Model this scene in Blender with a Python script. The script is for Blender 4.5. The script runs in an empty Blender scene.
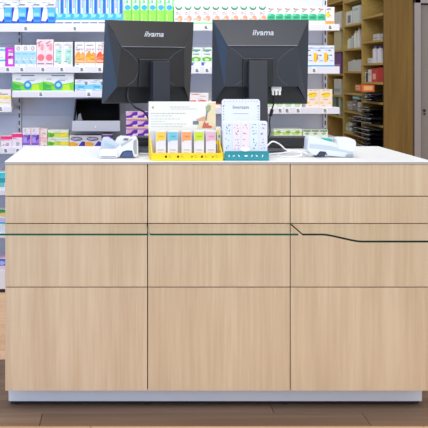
import bpy, bmesh, math, random
from mathutils import Vector, Matrix
random.seed(4)
S = bpy.context.scene
COL = S.collection

# ------------------------------------------------------------------ camera
F = 785.0                      # focal length in pixels of a 428 px frame
CX, CY, EYE = 120.0, 75.0, 1.427
cd = bpy.data.cameras.new('camera'); cam = bpy.data.objects.new('camera', cd); COL.objects.link(cam)
cam.location = (0, 0, EYE); cam.rotation_euler = (math.pi/2, 0, 0)
cd.sensor_width = 36; cd.lens = F/428*36
cd.shift_x = (214-CX)/428; cd.shift_y = -(214-CY)/428
cd.clip_start = 0.05; cd.clip_end = 60
S.camera = cam

# ------------------------------------------------------------------ light
S.view_settings.view_transform = 'Standard'; S.view_settings.look = 'None'
S.view_settings.gamma = 1; S.view_settings.use_curve_mapping = False
S.view_settings.exposure = 0.0
w = bpy.data.worlds.new('world'); S.world = w; w.use_nodes = True
w.node_tree.nodes['Background'].inputs[0].default_value = (0.92, 0.96, 1.0, 1)
w.node_tree.nodes['Background'].inputs[1].default_value = 0.87
def area(name, loc, target, sx, sy, power, col=(1, 1, 1)):
    l = bpy.data.lights.new(name, 'AREA'); l.shape = 'RECTANGLE'; l.size = sx; l.size_y = sy
    l.energy = power; l.color = col
    o = bpy.data.objects.new(name, l); COL.objects.link(o); o.location = loc
    o.rotation_euler = (Vector(target)-Vector(loc)).to_track_quat('-Z', 'Y').to_euler()
    return o
area('ceiling_panel_light', (0.2, 1.2, 3.1), (0.4, 3.3, 0.6), 3.0, 1.2, 55, (1, 0.97, 0.93))
area('countertop_fill_light', (0.45, 3.75, 2.9), (0.45, 3.75, 1.0), 1.8, 0.4, 16, (1, 0.99, 0.98))  # added fill overhead to brighten the white top, no real lamp
area('ceiling_strip_light', (0.3, 4.45, 2.95), (0.3, 5.2, 1.1), 2.6, 0.3, 21, (0.97, 0.98, 1.0))
area('front_fill_light', (0.6, -1.6, 1.7), (0.4, 4.2, 0.8), 3.2, 2.0, 22, (1, 0.98, 0.95))  # added fill behind the camera to brighten the counter front and floor
area('window_daylight', (-3.0, -0.1, 1.15), (0.1, 3.8, 1.25), 1.0, 2.2, 58, (0.06, 0.38, 1.0))

# ------------------------------------------------------------------ helpers
def P(px, py, Y): return Vector(((px-CX)*Y/F, Y, EYE-(py-CY)*Y/F))
def X(px, Y): return (px-CX)*Y/F
def Z(py, Y): return EYE-(py-CY)*Y/F
def lin(c):
    c = c/255.0
    return c/12.92 if c <= 0.04045 else ((c+0.055)/1.055)**2.4
def rgb(c): return (lin(c[0]), lin(c[1]), lin(c[2]), 1)
_m = {}
def mat(c, rough=0.5, metal=0.0, spec=0.5, grain=0.0):
    key = (tuple(c), rough, metal, spec, grain)
    if key in _m: return _m[key]
    m = bpy.data.materials.new('paint_%d_%d_%d' % tuple(c)); m.use_nodes = True
    nt = m.node_tree; b = nt.nodes['Principled BSDF']
    b.inputs['Roughness'].default_value = rough; b.inputs['Metallic'].default_value = metal
    b.inputs['Specular IOR Level'].default_value = spec
    # slight procedural unevenness of the colour
    tc = nt.nodes.new('ShaderNodeTexCoord'); n = nt.nodes.new('ShaderNodeTexNoise'); n.inputs['Scale'].default_value = 9
    mx = nt.nodes.new('ShaderNodeMix'); mx.data_type = 'RGBA'
    k = 0.94-grain
    mx.inputs[6].default_value = rgb(c); mx.inputs[7].default_value = tuple(v*k for v in rgb(c)[:3])+(1,)
    nt.links.new(tc.outputs['Object'], n.inputs['Vector']); nt.links.new(n.outputs['Fac'], mx.inputs[0])
    nt.links.new(mx.outputs[2], b.inputs['Base Color'])
    if grain:
        n2 = nt.nodes.new('ShaderNodeTexNoise'); n2.inputs['Scale'].default_value = 900
        bp = nt.nodes.new('ShaderNodeBump'); bp.inputs['Strength'].default_value = 0.15; bp.inputs['Distance'].default_value = 0.0005
        nt.links.new(tc.outputs['Object'], n2.inputs['Vector']); nt.links.new(n2.outputs['Fac'], bp.inputs['Height'])
        nt.links.new(bp.outputs[0], b.inputs['Normal'])
    _m[key] = m
    return m
def wood(name, c1, c2, axis, rough=0.5, sc=55.0, rnd=0.0):
    m = bpy.data.materials.new(name); m.use_nodes = True
    nt = m.node_tree; b = nt.nodes['Principled BSDF']; b.inputs['Roughness'].default_value = rough
    b.inputs['Specular IOR Level'].default_value = 0.3
    tc = nt.nodes.new('ShaderNodeTexCoord'); mp = nt.nodes.new('ShaderNodeMapping')
    s = [sc, sc, sc]; s[axis] = sc*0.035; mp.inputs['Scale'].default_value = s
    n = nt.nodes.new('ShaderNodeTexNoise'); n.inputs['Scale'].default_value = 1.0; n.inputs['Detail'].default_value = 6; n.inputs['Roughness'].default_value = 0.65
    s2 = [sc*0.14]*3; s2[axis] = sc*0.012
    mp2 = nt.nodes.new('ShaderNodeMapping'); mp2.inputs['Scale'].default_value = s2
    n2 = nt.nodes.new('ShaderNodeTexNoise'); n2.inputs['Scale'].default_value = 1.0; n2.inputs['Detail'].default_value = 3
    ad = nt.nodes.new('ShaderNodeMath'); ad.operation = 'ADD'
    rp = nt.nodes.new('ShaderNodeMapRange'); rp.inputs[1].default_value = 0.75; rp.inputs[2].default_value = 1.25
    mx = nt.nodes.new('ShaderNodeMix'); mx.data_type = 'RGBA'
    mx.inputs[6].default_value = rgb(c1); mx.inputs[7].default_value = rgb(c2)
    L = nt.links.new
    oi = nt.nodes.new('ShaderNodeObjectInfo')
    va = nt.nodes.new('ShaderNodeVectorMath'); va.operation = 'ADD'
    vs = nt.nodes.new('ShaderNodeVectorMath'); vs.operation = 'SCALE'; vs.inputs[0].default_value = (7, 5, 3)
    L(oi.outputs['Random'], vs.inputs['Scale']); L(tc.outputs['Object'], va.inputs[0]); L(vs.outputs[0], va.inputs[1])
    L(va.outputs[0], mp.inputs['Vector']); L(va.outputs[0], mp2.inputs['Vector'])
    L(mp.outputs[0], n.inputs['Vector']); L(mp2.outputs[0], n2.inputs['Vector'])
    L(n.outputs['Fac'], ad.inputs[0]); L(n2.outputs['Fac'], ad.inputs[1]); L(ad.outputs[0], rp.inputs[0]); L(rp.outputs[0], mx.inputs[0])
    if rnd:
        hs = nt.nodes.new('ShaderNodeHueSaturation'); mr = nt.nodes.new('ShaderNodeMapRange')
        mr.inputs[3].default_value = 1-rnd; mr.inputs[4].default_value = 1+rnd
        L(oi.outputs['Random'], mr.inputs[0]); L(mr.outputs[0], hs.inputs['Value']); L(mx.outputs[2], hs.inputs['Color']); L(hs.outputs[0], b.inputs['Base Color'])
    else: L(mx.outputs[2], b.inputs['Base Color'])
    bp = nt.nodes.new('ShaderNodeBump'); bp.inputs['Strength'].default_value = 0.12; bp.inputs['Distance'].default_value = 0.001
    L(n.outputs['Fac'], bp.inputs['Height']); L(bp.outputs[0], b.inputs['Normal'])
    return m
class MB:
    """collects shapes with materials, then links them as ONE mesh object"""
    def __init__(s): s.v = []; s.f = []; s.mi = []; s.mats = []
    def m(s, mt):
        if mt not in s.mats: s.mats.append(mt)
        return s.mats.index(mt)
    def poly(s, pts, mt):
        i = len(s.v); s.v += [tuple(p) for p in pts]; s.f.append(list(range(i, i+len(pts)))); s.mi.append(s.m(mt)); return s
    def box(s, x0, x1, y0, y1, z0, z1, mt, bev=0.0, M=None):
        bm = bmesh.new(); bmesh.ops.create_cube(bm, size=1)
        for v in bm.verts: v.co = Vector(((x0+x1)/2+v.co.x*(x1-x0), (y0+y1)/2+v.co.y*(y1-y0), (z0+z1)/2+v.co.z*(z1-z0)))
        if bev: bmesh.ops.bevel(bm, geom=bm.edges[:]+bm.verts[:], offset=bev, segments=2, affect='EDGES', profile=0.5)
        return s.add(bm, mt, M)
    def add(s, bm, mt, M=None):
        k = s.m(mt); i = len(s.v)
        if M is not None: bmesh.ops.transform(bm, matrix=M, verts=bm.verts)
        bm.verts.index_update()
        s.v += [tuple(v.co) for v in bm.verts]
        for f in bm.faces: s.f.append([i+v.index for v in f.verts]); s.mi.append(k)
        bm.free(); return s
    def prism(s, prof, y0, y1, mt, bev=0.0, M=None, axis='y'):
        """profile (x,z) extruded along y"""
        bm = bmesh.new()
        a = [bm.verts.new((p[0], y0, p[1])) for p in prof]; b = [bm.verts.new((p[0], y1, p[1])) for p in prof]
        n = len(prof)
        bm.faces.new(a); bm.faces.new(b[::-1])
        for i in range(n): bm.faces.new((a[(i+1) % n], a[i], b[i], b[(i+1) % n]))
        bmesh.ops.recalc_face_normals(bm, faces=bm.faces)
        if bev: bmesh.ops.bevel(bm, geom=bm.edges[:], offset=bev, segments=2, affect='EDGES', profile=0.5)
        if axis == 'z':
            for v in bm.verts: v.co = Vector((v.co.x, v.co.z, v.co.y))
            bmesh.ops.recalc_face_normals(bm, faces=bm.faces)
        return s.add(bm, mt, M)
    def cyl(s, c, r, h, mt, ax='z', seg=20, r2=None):
        bm = bmesh.new(); bmesh.ops.create_cone(bm, cap_ends=True, segments=seg, radius1=r, radius2=r if r2 is None else r2, depth=h)
        R = Matrix() if ax == 'z' else (Matrix.Rotation(math.pi/2, 4, 'X') if ax == 'y' else Matrix.Rotation(math.pi/2, 4, 'Y'))
        return s.add(bm, mt, Matrix.Translation(c) @ R)
    def tube(s, pts, r, mt, seg=8, sub=6):
        P_ = []
        n = len(pts); pts = [Vector(p) for p in pts]
        for i in range(n-1):
            p0 = pts[max(i-1, 0)]; p1 = pts[i]; p2 = pts[i+1]; p3 = pts[min(i+2, n-1)]
            for k in range(sub):
                t = k/sub
                P_.append(0.5*((2*p1)+(-p0+p2)*t+(2*p0-5*p1+4*p2-p3)*t*t+(-p0+3*p1-3*p2+p3)*t**3))
        P_.append(pts[-1]); k = s.m(mt); base = len(s.v)
        up = Vector((0.13, 0.31, 0.94)).normalized()
        for i, p in enumerate(P_):
            d = (P_[min(i+1, len(P_)-1)]-P_[max(i-1, 0)]).normalized()
            a = d.cross(up).normalized(); b = d.cross(a)
            for j in range(seg):
                t = 2*math.pi*j/seg; s.v.append(tuple(p+a*math.cos(t)*r+b*math.sin(t)*r))
        for i in range(len(P_)-1):
            for j in range(seg):
                s.f.append([base+i*seg+j, base+i*seg+(j+1) % seg, base+(i+1)*seg+(j+1) % seg, base+(i+1)*seg+j]); s.mi.append(k)
        s.f.append([base+j for j in range(seg)]); s.mi.append(k)
        e = base+(len(P_)-1)*seg; s.f.append([e+seg-1-j for j in range(seg)]); s.mi.append(k)
        return s
    def mesh(s, name):
        me = bpy.data.meshes.new(name); me.from_pydata(s.v, [], s.f)
        for m_ in s.mats: me.materials.append(m_)
        me.polygons.foreach_set('material_index', s.mi); me.update(); return me
    def build(s, name, parent=None, loc=None, rotz=0, smooth=False):
        me = s.mesh(name)
        if smooth:
            me.polygons.foreach_set('use_smooth', [True]*len(me.polygons))
            me.set_sharp_from_angle(angle=math.radians(35))
        return link(name, me, parent, loc, rotz)
def link(name, me, parent=None, loc=None, rotz=0):
    o = bpy.data.objects.new(name, me); COL.objects.link(o)
    if parent: o.parent = parent
    if loc is not None: o.location = loc
    if rotz: o.rotation_euler.z = rotz
    return o
def tag(o, label, cat, group=None):
    o['label'] = label; o['category'] = cat
    if group: o['group'] = group
    return o
def thing(name, label, cat, loc=(0, 0, 0), rotz=0, group=None):
    o = bpy.data.objects.new(name, None); COL.objects.link(o); o.empty_display_size = 0.05
    o.location = loc; o.rotation_euler.z = rotz
    return tag(o, label, cat, group)
def struct(o): o['kind'] = 'structure'; return o
def text_mesh(txt, size, mt, depth=0.0004, shear=0.0, bold=0.0):
    c = bpy.data.curves.new('lettering', 'FONT'); c.body = txt; c.size = size; c.extrude = depth; c.shear = shear; c.offset = bold
    c.align_x = 'CENTER'; c.resolution_u = 3
    o = bpy.data.objects.new('lettering', c); COL.objects.link(o)
    dg = bpy.context.evaluated_depsgraph_get(); me = bpy.data.meshes.new_from_object(o.evaluated_get(dg))
    bpy.data.objects.remove(o); me.materials.clear(); me.materials.append(mt)
    me.transform(Matrix.Rotation(math.pi/2, 4, 'X'))
    return me

WHITE = mat((240, 240, 242), 0.45); RAIL = mat((222, 220, 230), 0.4); GREYM = mat((150, 152, 164), 0.5)
BLACK = mat((16, 16, 18), 0.5); GAP = mat((60, 42, 30), 0.8); INK = mat((70, 72, 84), 0.6)
OAK = wood('pale_oak_veneer', (214, 190, 159), (197, 170, 138), 2, 0.5, 75)
DKOAK = wood('dark_oak_panel', (128, 98, 42), (100, 73, 26), 2, 0.5, 55)
SHOAK = wood('yellow_oak_board', (196, 168, 98), (172, 142, 72), 1, 0.5, 45)
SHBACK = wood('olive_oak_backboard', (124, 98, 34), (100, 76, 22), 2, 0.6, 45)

# ------------------------------------------------------------------ setting
PL_DARK = wood('brown_floor_plank', (146, 117, 93), (114, 89, 70), 0, 0.45, 22, 0.10)
PL_PALE = wood('peach_floor_plank', (230, 190, 152), (212, 168, 128), 0, 0.45, 22, 0.05)
fl = struct(MB().box(-3.0, 4.2, 0.2, 7.85, -0.08, -0.012, mat((70, 55, 44), 0.8)).build('floor'))
W_, L_ = 0.125, 1.35
def plank_mesh(m_):
    return MB().box(-L_/2+0.0012, L_/2-0.0012, -W_/2+0.001, W_/2-0.001, -0.014, 0.0, m_, 0.0012).mesh('plank')
pm = {0: plank_mesh(PL_DARK), 1: plank_mesh(PL_PALE)}
row = 0; y = 3.19-W_*6
while y < 7.7:
    yc = y+W_/2
    dark = 3.189 < yc < 3.93
    off = (X(272, 3.36) if abs(yc-3.38) < 0.06 else (X(42, 3.3) if abs(yc-3.25) < 0.06 else random.uniform(-0.6, 0.6)))
    x = off-L_*2-0.0
    while x < 3.9:
        xa, xb = max(x, -2.98), min(x+L_, 4.18)
        if xb-xa > 0.1:
            p = link('plank', pm[0 if dark else 1], fl, ((xa+xb)/2, yc, 0)); p.scale.x = (xb-xa)/L_
        x += L_
    y += W_
struct(MB().box(-3.1, 4.3, 7.85, 7.95, 0, 3.2, mat((205, 200, 190), 0.8)).build('wall_back'))
struct(MB().box(-3.1, -3.0, 3.2, 7.85, 0, 3.2, mat((205, 205, 208), 0.8)).build('wall_left'))
wr = MB(); WM = mat((196, 190, 182), 0.8)
wr.box(2.30, 2.36, 6.10, 7.85, 0, 3.2, WM)
wr.box(3.25, 4.3, 6.05, 6.15, 0, 3.2, WM); wr.box(2.24, 3.25, 6.05, 6.15, 2.05, 3.2, WM)
struct(wr.build('wall_right'))
FRM = mat((150, 140, 140), 0.5)
d = struct(thing('door_1', 'x', 'x')); del d['label']; del d['category']
YD = 6.0
MB().box(X(414, YD), X(420.3, YD), 5.985, 6.05, 0, 2.05, FRM, 0.003).box(3.20, 3.26, 5.985, 6.05, 0, 2.05, FRM, 0.003).box(X(414, YD), 3.26, 5.985, 6.05, 1.975, 2.05, FRM, 0.003).build('door_frame', d)
MB().box(X(421.6, YD), 3.195, 6.02, 6.05, 0.01, 1.965, mat((128, 120, 114), 0.5), 0.002).build('door_leaf', d)
MB().box(X(420.3, YD), 3.2, 6.045, 6.049, 0.0, 1.975, BLACK).build('door_gap', d)
lk = MB(); lx = X(424.2, 6.02)
lk.cyl((lx, 6.015, Z(110.5, 6.02)), 0.010, 0.012, BLACK, 'y', 14); lk.cyl((lx, 6.015, Z(113.8, 6.02)), 0.007, 0.012, BLACK, 'y', 14)
lk.build('door_lock', d)

# ------------------------------------------------------------------ sales counter
YF, YB = 3.30, 4.00
XL, XR = X(5.2, YF), X(432.6, YF)
ZT = Z(161.3, YF)
ct = thing('sales_counter', 'wide pale oak pharmacy counter with white top and glass front shelves', 'counter', ((XL+XR)/2, 3.65, 0))
def cpart(mb, name, smooth=False, parent=None):
    o = mb.build(name, parent or ct, None, 0, smooth)
    if parent is None: o.location = (-(XL+XR)/2, -3.65, 0)
    return o
cpart(MB().box(XL-0.002, XR+0.002, YF-0.004, YB, ZT-0.010, ZT, mat((246, 248, 250), 0.25), 0.0012), 'countertop')
cpart(MB().box(XL-0.002, XR+0.002, YF-0.0052, YF-0.0042, ZT-0.0105, ZT-0.0015, mat((178, 172, 170), 0.4)), 'shaded_edge')  # grey strip: shade on the white top's front edge, put into colour
cpart(MB().box(XL+0.02, XR-0.02, YF+0.019, YB-0.02, 0.10, ZT-0.0102, GAP), 'carcass')
cols = [XL, X(147.6, YF), X(290.3, YF), XR]
rows = [ZT-0.0085, Z(196.3, YF), Z(223.6, YF), Z(287.2, YF), Z(391.2, YF)]
g = 0.0019
for i in range(3):
    for j in range(4):
        a = cols[i]+(g if i else 0); b = cols[i+1]-(g if i < 2 else 0)
        mb = MB().box(-(b-a)/2, (b-a)/2, 0, 0.018, 0, rows[j]-rows[j+1]-2*g, OAK, 0.0008)
        mb.build('front_panel', ct, ((a+b)/2-(XL+XR)/2, YF-3.65, rows[j+1]+g))
for xx in (XL, XR-0.018):
    cpart(MB().box(xx, xx+0.018, YF+0.0185, YB, 0.10, ZT-0.0105, OAK), 'side_panel')
INK2 = mat((150, 150, 170), 0.6)
ALU = mat((238, 236, 238), 0.35, 0.0)
cpart(MB().box(XL, XR-0.006, YF+0.10, YF+0.118, 0.014, 0.101, ALU, 0.001).box(XL, XL+0.018, YF+0.12, YB-0.06, 0.014, 0.10, ALU).box(XR-0.024, XR-0.006, YF+0.12, YB-0.06, 0.014, 0.10, ALU), 'plinth')
cpart(MB().box(XL+0.01, XR-0.02, YF+0.103, YF+0.112, 0.004, 0.0139, BLACK), 'plinth_gap_shade')  # black strip standing in for the shade in the gap under the plinth
for xx in (XL+0.035, cols[1], cols[2], XR-0.045):
    cpart(MB().cyl((xx, YF+0.12, 0.0025), 0.016, 0.005, BLACK).cyl((xx, YF+0.12, 0.055), 0.008, 0.10, BLACK), 'levelling_foot')
# glass shelf
def glass_mat():
    m = bpy.data.materials.new('clear_shelf_glass'); m.use_nodes = True; nt = m.node_tree
    for n in list(nt.nodes): nt.nodes.remove(n)
    o = nt.nodes.new('ShaderNodeOutputMaterial'); t = nt.nodes.new('ShaderNodeBsdfTransparent'); gl = nt.nodes.new('ShaderNodeBsdfGlossy')
    mx = nt.nodes.new('ShaderNodeMixShader'); fr = nt.nodes.new('ShaderNodeFresnel'); fr.inputs[0].default_value = 1.35
    ml = nt.nodes.new('ShaderNodeMath'); ml.operation = 'MULTIPLY'; ml.inputs[1].default_value = 0.07
    t.inputs[0].default_value = (0.995, 1.0, 0.996, 1); gl.inputs['Roughness'].default_value = 0.03
    L = nt.links.new; L(fr.outputs[0], ml.inputs[0]); L(ml.outputs[0], mx.inputs[0]); L(t.outputs[0], mx.inputs[1]); L(gl.outputs[0], mx.inputs[2]); L(mx.outputs[0], o.inputs[0])
    return m
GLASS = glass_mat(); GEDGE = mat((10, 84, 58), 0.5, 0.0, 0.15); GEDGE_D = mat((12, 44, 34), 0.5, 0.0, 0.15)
ZG = Z(223.6, YF)+0.002
def glass_shelf(pts, edge):
    """outline (x, y) of the shelf seen from above, 7 mm thick, with green cut edges"""
    th = 0.0072; mb = MB()
    mb.poly([(p[0], p[1], ZG) for p in pts], GLASS); mb.poly([(p[0], p[1], ZG-th) for p in pts][::-1], GLASS)
    n = len(pts)
    for i in range(n):
        a, b = pts[i], pts[(i+1) % n]
        mb.poly([(a[0], a[1], ZG-th), (b[0], b[1], ZG-th), (b[0], b[1], ZG), (a[0], a[1], ZG)], GLASS if (a[1] > 3.299 and b[1] > 3.299) or (edge is GEDGE and a[0] > cols[2]-0.0165 and b[0] > cols[2]-0.0165) else edge)
    return cpart(mb, 'glass_shelf')
y1 = 3.082; y2 = 2.952; yb = YF-0.0006
glass_shelf([(XL-0.035, yb), (XL-0.035, y1), (cols[1]-0.004, y1), (cols[1]-0.004, yb)], GEDGE)
glass_shelf([(cols[1]+0.001, yb), (cols[1]+0.001, y1+0.008), (cols[1]+0.006, y1), (cols[2]-0.016, y1), (cols[2]-0.010, y1+0.008), (cols[2]-0.006, yb)], GEDGE)
pr = [(cols[2]+0.001, yb), (cols[2]+0.001, y1)]
xa, xb = X(322, y1), X(362, y2)
for k in range(0, 17):
    t = k/16; e = t*t*(3-2*t); pr.append((xa+(xb-xa)*t, y1+(y2-y1)*e))
pr += [(XR, y2), (XR, yb)]
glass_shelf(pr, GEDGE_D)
SC = mat((180, 184, 188), 0.3, 1.0)

# ------------------------------------------------------------------ gondola shelving
YS = 5.14; YW = 5.46
GX0, GXM, GXN, GX1 = -1.76, -0.698, 0.363, 1.423
gd = thing('gondola_shelving', 'long grey steel wall shelving stocked with medicine boxes behind the counter', 'shelving')
PANEL = mat((216, 217, 228), 0.5); UPR = mat((214, 214, 222), 0.45)
pz = [0.16+0.165*i for i in range(14)]
for (a, b) in ((GX0, GXM), (GXM, GXN), (GXN, GX1)):
    me = MB().box(-(b-a)/2+0.013, (b-a)/2-0.013, 0, 0.012, 0.0012, 0.1638, PANEL, 0.0015).mesh('back_panel')
    for z in pz: link('back_panel', me, gd, ((a+b)/2, YW, z))
for xx in (GX0, GXM, GXN, GX1):
    mb = MB().box(xx-0.0125, xx+0.0125, YW-0.02, YW+0.03, 0.0, 2.48, UPR, 0.001)
    z = 0.3
    while z < 2.45: mb.box(xx-0.004, xx+0.004, YW-0.021, YW-0.0195, z, z+0.03, BLACK); z += 0.052
    mb.build('upright', gd)
def shelf(x0, x1, ztop, rail=0.040, tags=(), depth=None):
    s_ = MB().box(x0, x1, YS+0.004, YW-0.021, ztop-0.022, ztop, mat((225, 225, 232), 0.45), 0.001).build('shelf', gd)
    MB().prism([(x0, 0), (x1, 0), (x1, rail), (x0, rail)], YS-0.004, YS+0.0035, RAIL, 0.001).build('price_rail', s_, (0, 0, ztop-rail-0.001))
    for px in tags:
        tx = X(px, YS); t = MB().box(tx-0.016, tx+0.016, YS-0.0055, YS-0.0043, ztop-rail+0.002, ztop-0.004, WHITE)
        for q in range(3): t.box(tx-0.010, tx+0.010-0.002*q, YS-0.0061, YS-0.0056, ztop-rail+0.009+q*0.008, ztop-rail+0.0145+q*0.008, INK)
        t.build('price_tag', s_)
    return s_
zA = Z(24.0, YS); zB = Z(66.5, YS); zC1 = Z(91.6, YS); zC2 = Z(107.3, YS); zC0 = Z(106.8, YS); zD = Z(147.5, YS); zD2 = Z(137.6, YS)
shelf(GX0, GXN, zA, 0.050, (26, 75, 110)); shelf(GXN+0.002, GX1+0.014, zA, 0.042, (206, 240, 280, 330))
shelf(GX0, GXN, zB, 0.040, (8, 22, 43, 62, 82, 100)); shelf(GXN+0.002, GX1+0.014, zB, 0.046, (197, 207, 240, 314))
shelf(X(12.2, YS), GXN, zC1, 0.037, (41, 89, 130)); shelf(GX0, X(11.5, YS), zC0, 0.034, (1,))
shelf(GXN+0.002, GX1+0.014, zC2, 0.042, (280, 287, 298, 325))
shelf(GX0, GXN, zD, 0.040, (6, 18, 60)); shelf(GXN+0.002, GX1+0.014, zD2, 0.03, (285,))
for zz in (Z(190.2, YS), Z(233, YS)): shelf(GX0, GXN, zz, 0.03); shelf(GXN+0.002, GX1+0.014, zz, 0.03)
MB().box(GX0, GX1+0.014, YS, YW-0.02, 0.025, Z(270, YS), mat((232, 232, 236), 0.45), 0.002).build('base_deck', gd)
MB().box(GX0+0.01, GX1, YS+0.02, YW-0.03, 0.0, 0.0249, BLACK).build('kick_plate', gd)

# ------------------------------------------------------------------ packs
ORD = ['first', 'second', 'third', 'fourth', 'fifth', 'sixth', 'seventh', 'eighth', 'ninth', 'tenth', 'eleventh', 'twelfth']
def ink(c):
    m_ = sum(c)/3
    return tuple(int(max(0, min(255, (m_+(q-m_)*1.22)*0.945))) for q in c)
def pack_mesh(w_, h, dp, base, art, name='box'):
    mb = MB().box(-w_/2, w_/2, 0, dp, 0, h, mat(ink(base), 0.45))
    lay = 0
    rp = random.Random(int(w_*1e5)+int(h*1e4)+base[2])
    if name != 'sample_box':
        art = list(art)
        cl = [a[-1] for a in art] or [(150, 150, 165)]
        for _ in range(7):            # lines of fine print in the pack's own inks
            u = rp.uniform(.05, .6); v = rp.choice([rp.uniform(.05, .95), rp.uniform(.6, .95)]); c = rp.choice(cl+[(150, 152, 170)])
            art.append(('r', u, v, u+rp.uniform(.12, .35), v+rp.uniform(.015, .035), tuple(int(q*.82) for q in c)))
    for a in art:
        lay += 1; yy = -0.0003-0.0001*lay; c = mat(ink(a[-1]), 0.45)
        if a[0] == 'r': pts = [(a[1], a[2]), (a[3], a[2]), (a[3], a[4]), (a[1], a[4])]
        elif a[0] == 'e': pts = [(a[1]+a[3]*math.cos(t*math.pi/7), a[2]+a[4]*math.sin(t*math.pi/7)) for t in range(14)]
        elif a[0] == 'p': pts = a[1]
        mb.poly([((u-0.5)*w_, yy, v*h) for u, v in pts], c)
        if a[0] == 'r' and a[1] <= 0.001 and a[3] >= 0.999 and dp > 0.03:      # a band runs round the box
            for sx in (-1, 1):
                e = sx*(w_/2+0.0003)
                q = [(e, 0, a[2]*h), (e, dp, a[2]*h), (e, dp, a[4]*h), (e, 0, a[4]*h)]
                mb.poly(q if sx > 0 else q[::-1], c)
    return mb.mesh(name)
def pack_row(name, x0, x1, n, ytop, ztop, art, base, desc, where, group, dp=0.13, Yf=None, cat='box', jitter=0.0012, labels=None):
    """n equal packs side by side between the pixel columns x0..x1 on the shelf top ztop"""
    Yf = Yf or YS+0.012
    wpx = (x1-x0)/n; h = Z(ytop, Yf)-ztop
    me = pack_mesh(wpx*Yf/F-0.0008, h, dp, base, art, name); out = []
    for i in range(n):
        yy = Yf+random.uniform(0, 0.006); o = link(name, me, None, (X(x0+wpx*(i+0.5), Yf), yy, ztop+0.0004), random.uniform(-1, 1)*jitter*8)
        if labels: lb = labels[i]
        elif n == 1: lb = desc+' '+where
        elif n == 2: lb = ('left-hand ' if i == 0 else 'right-hand ')+desc+' '+where
        else: lb = '%s %s from the left %s' % (ORD[i] if i else 'leftmost', desc, where)
        if n > 2 and i == 0 and not labels: lb = 'leftmost %s %s' % (desc, where)
        tag(o, lb, cat, group if n > 1 else None); out.append(o)
    return out
# --- top shelf
pack_row('medicine_box', -3, 55.2, 4, 1.5, zA, [('r', 0, 0.03, 1, 0.74, (62, 150, 226)), ('p', [(0, .03), (.55, .03), (.5, .2), (.2, .4), (.18, .74), (0, .74)], (26, 52, 178)), ('p', [(.4, .4), (1, .3), (1, .74), (.55, .74)], (96, 186, 240)),
    ('p', [(.04, .14), (.34, .12), (.48, .28), (.46, .66), (.38, .8), (.24, .8), (.12, .5)], (242, 244, 252)), ('r', .52, .34, .92, .5, (160, 215, 248)), ('r', .55, .2, .95, .3, (40, 110, 215)), ('r', .5, .82, .92, .88, (120, 120, 140)), ('r', 0, 0.03, 1, 0.09, (30, 84, 200))],
    (238, 240, 248), 'blue bottle-print box', 'on the top shelf', 'blue bottle-print boxes on the top shelf', 0.11)
pack_row('toothpaste_box', 55.4, 123, 8, -11, zA, [('r', .02, .16, .52, 1, (225, 242, 250)), ('r', .58, .16, .98, 1, (28, 130, 205)), ('r', .70, .2, .84, 1, (20, 90, 175)), ('r', .3, .3, .46, .9, (120, 195, 235)), ('r', .1, .45, .26, .85, (190, 160, 200)),
    ('r', 0, .12, 1, .3, (70, 185, 230)), ('e', .5, .26, .3, .07, (160, 235, 240)), ('r', .08, .02, .95, .055, (120, 125, 150))],
    (236, 238, 246), 'tall blue toothpaste box', 'on the top shelf', 'blue toothpaste boxes on the top shelf', 0.10)
pack_row('toothpaste_box', 123.4, 173.6, 6, -9, zA, [('r', 0, 0, 1, .42, (150, 222, 90)), ('r', .1, .42, .9, .9, (232, 248, 236)), ('e', .5, .5, .36, .08, (60, 175, 215)), ('r', .86, 0, 1, 1, (110, 200, 95)), ('r', .12, .1, .3, .3, (190, 238, 130)), ('r', .3, .62, .55, .85, (130, 215, 170))],
    (176, 232, 130), 'lime green toothpaste box', 'on the top shelf', 'lime toothpaste boxes on the top shelf', 0.10)
pack_row('medicine_box', 174.2, 267, 10, 6.5, zA, [('p', [(.1, 1), (.18, .87), (.35, .8), (.65, .8), (.82, .87), (.9, 1)], (70, 130, 100)), ('p', [(.2, 1), (.35, .89), (.65, .89), (.8, 1)], (205, 232, 215)), ('r', .15, .55, .75, .6, (200, 150, 190)),
    ('e', .65, .32, .28, .18, (245, 170, 150)), ('e', .5, .25, .16, .1, (250, 205, 170)), ('r', 0, 0, 1, .1, (150, 215, 160))],
    (248, 246, 242), 'white box with green arc', 'on the top shelf', 'green arc boxes on the top shelf', 0.09)
pack_row('medicine_box', 267.2, 325.4, 7, 7, zA, [('r', .2, .84, .8, .9, (225, 90, 90)), ('p', [(.02, .2), (.98, .2), (.98, .52), (.8, .6), (.2, .6), (.02, .48)], (62, 185, 140)), ('r', .2, .34, .8, .44, (30, 140, 100)), ('e', .25, .55, .2, .08, (120, 215, 180))],
    (248, 248, 246), 'green-banded white box', 'on the top shelf', 'green band boxes on the top shelf', 0.09)
pack_row('medicine_box', 325.8, 334.6, 1, 7, zA, [('e', .28, .55, .26, .16, (235, 215, 60)), ('r', 0, .0, .95, .18, (250, 165, 80)), ('r', .1, .84, .6, .9, (160, 150, 200))],
    (244, 240, 246), 'white box with yellow star and orange stripe', 'at the right end of the top shelf', '', 0.12)
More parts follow.
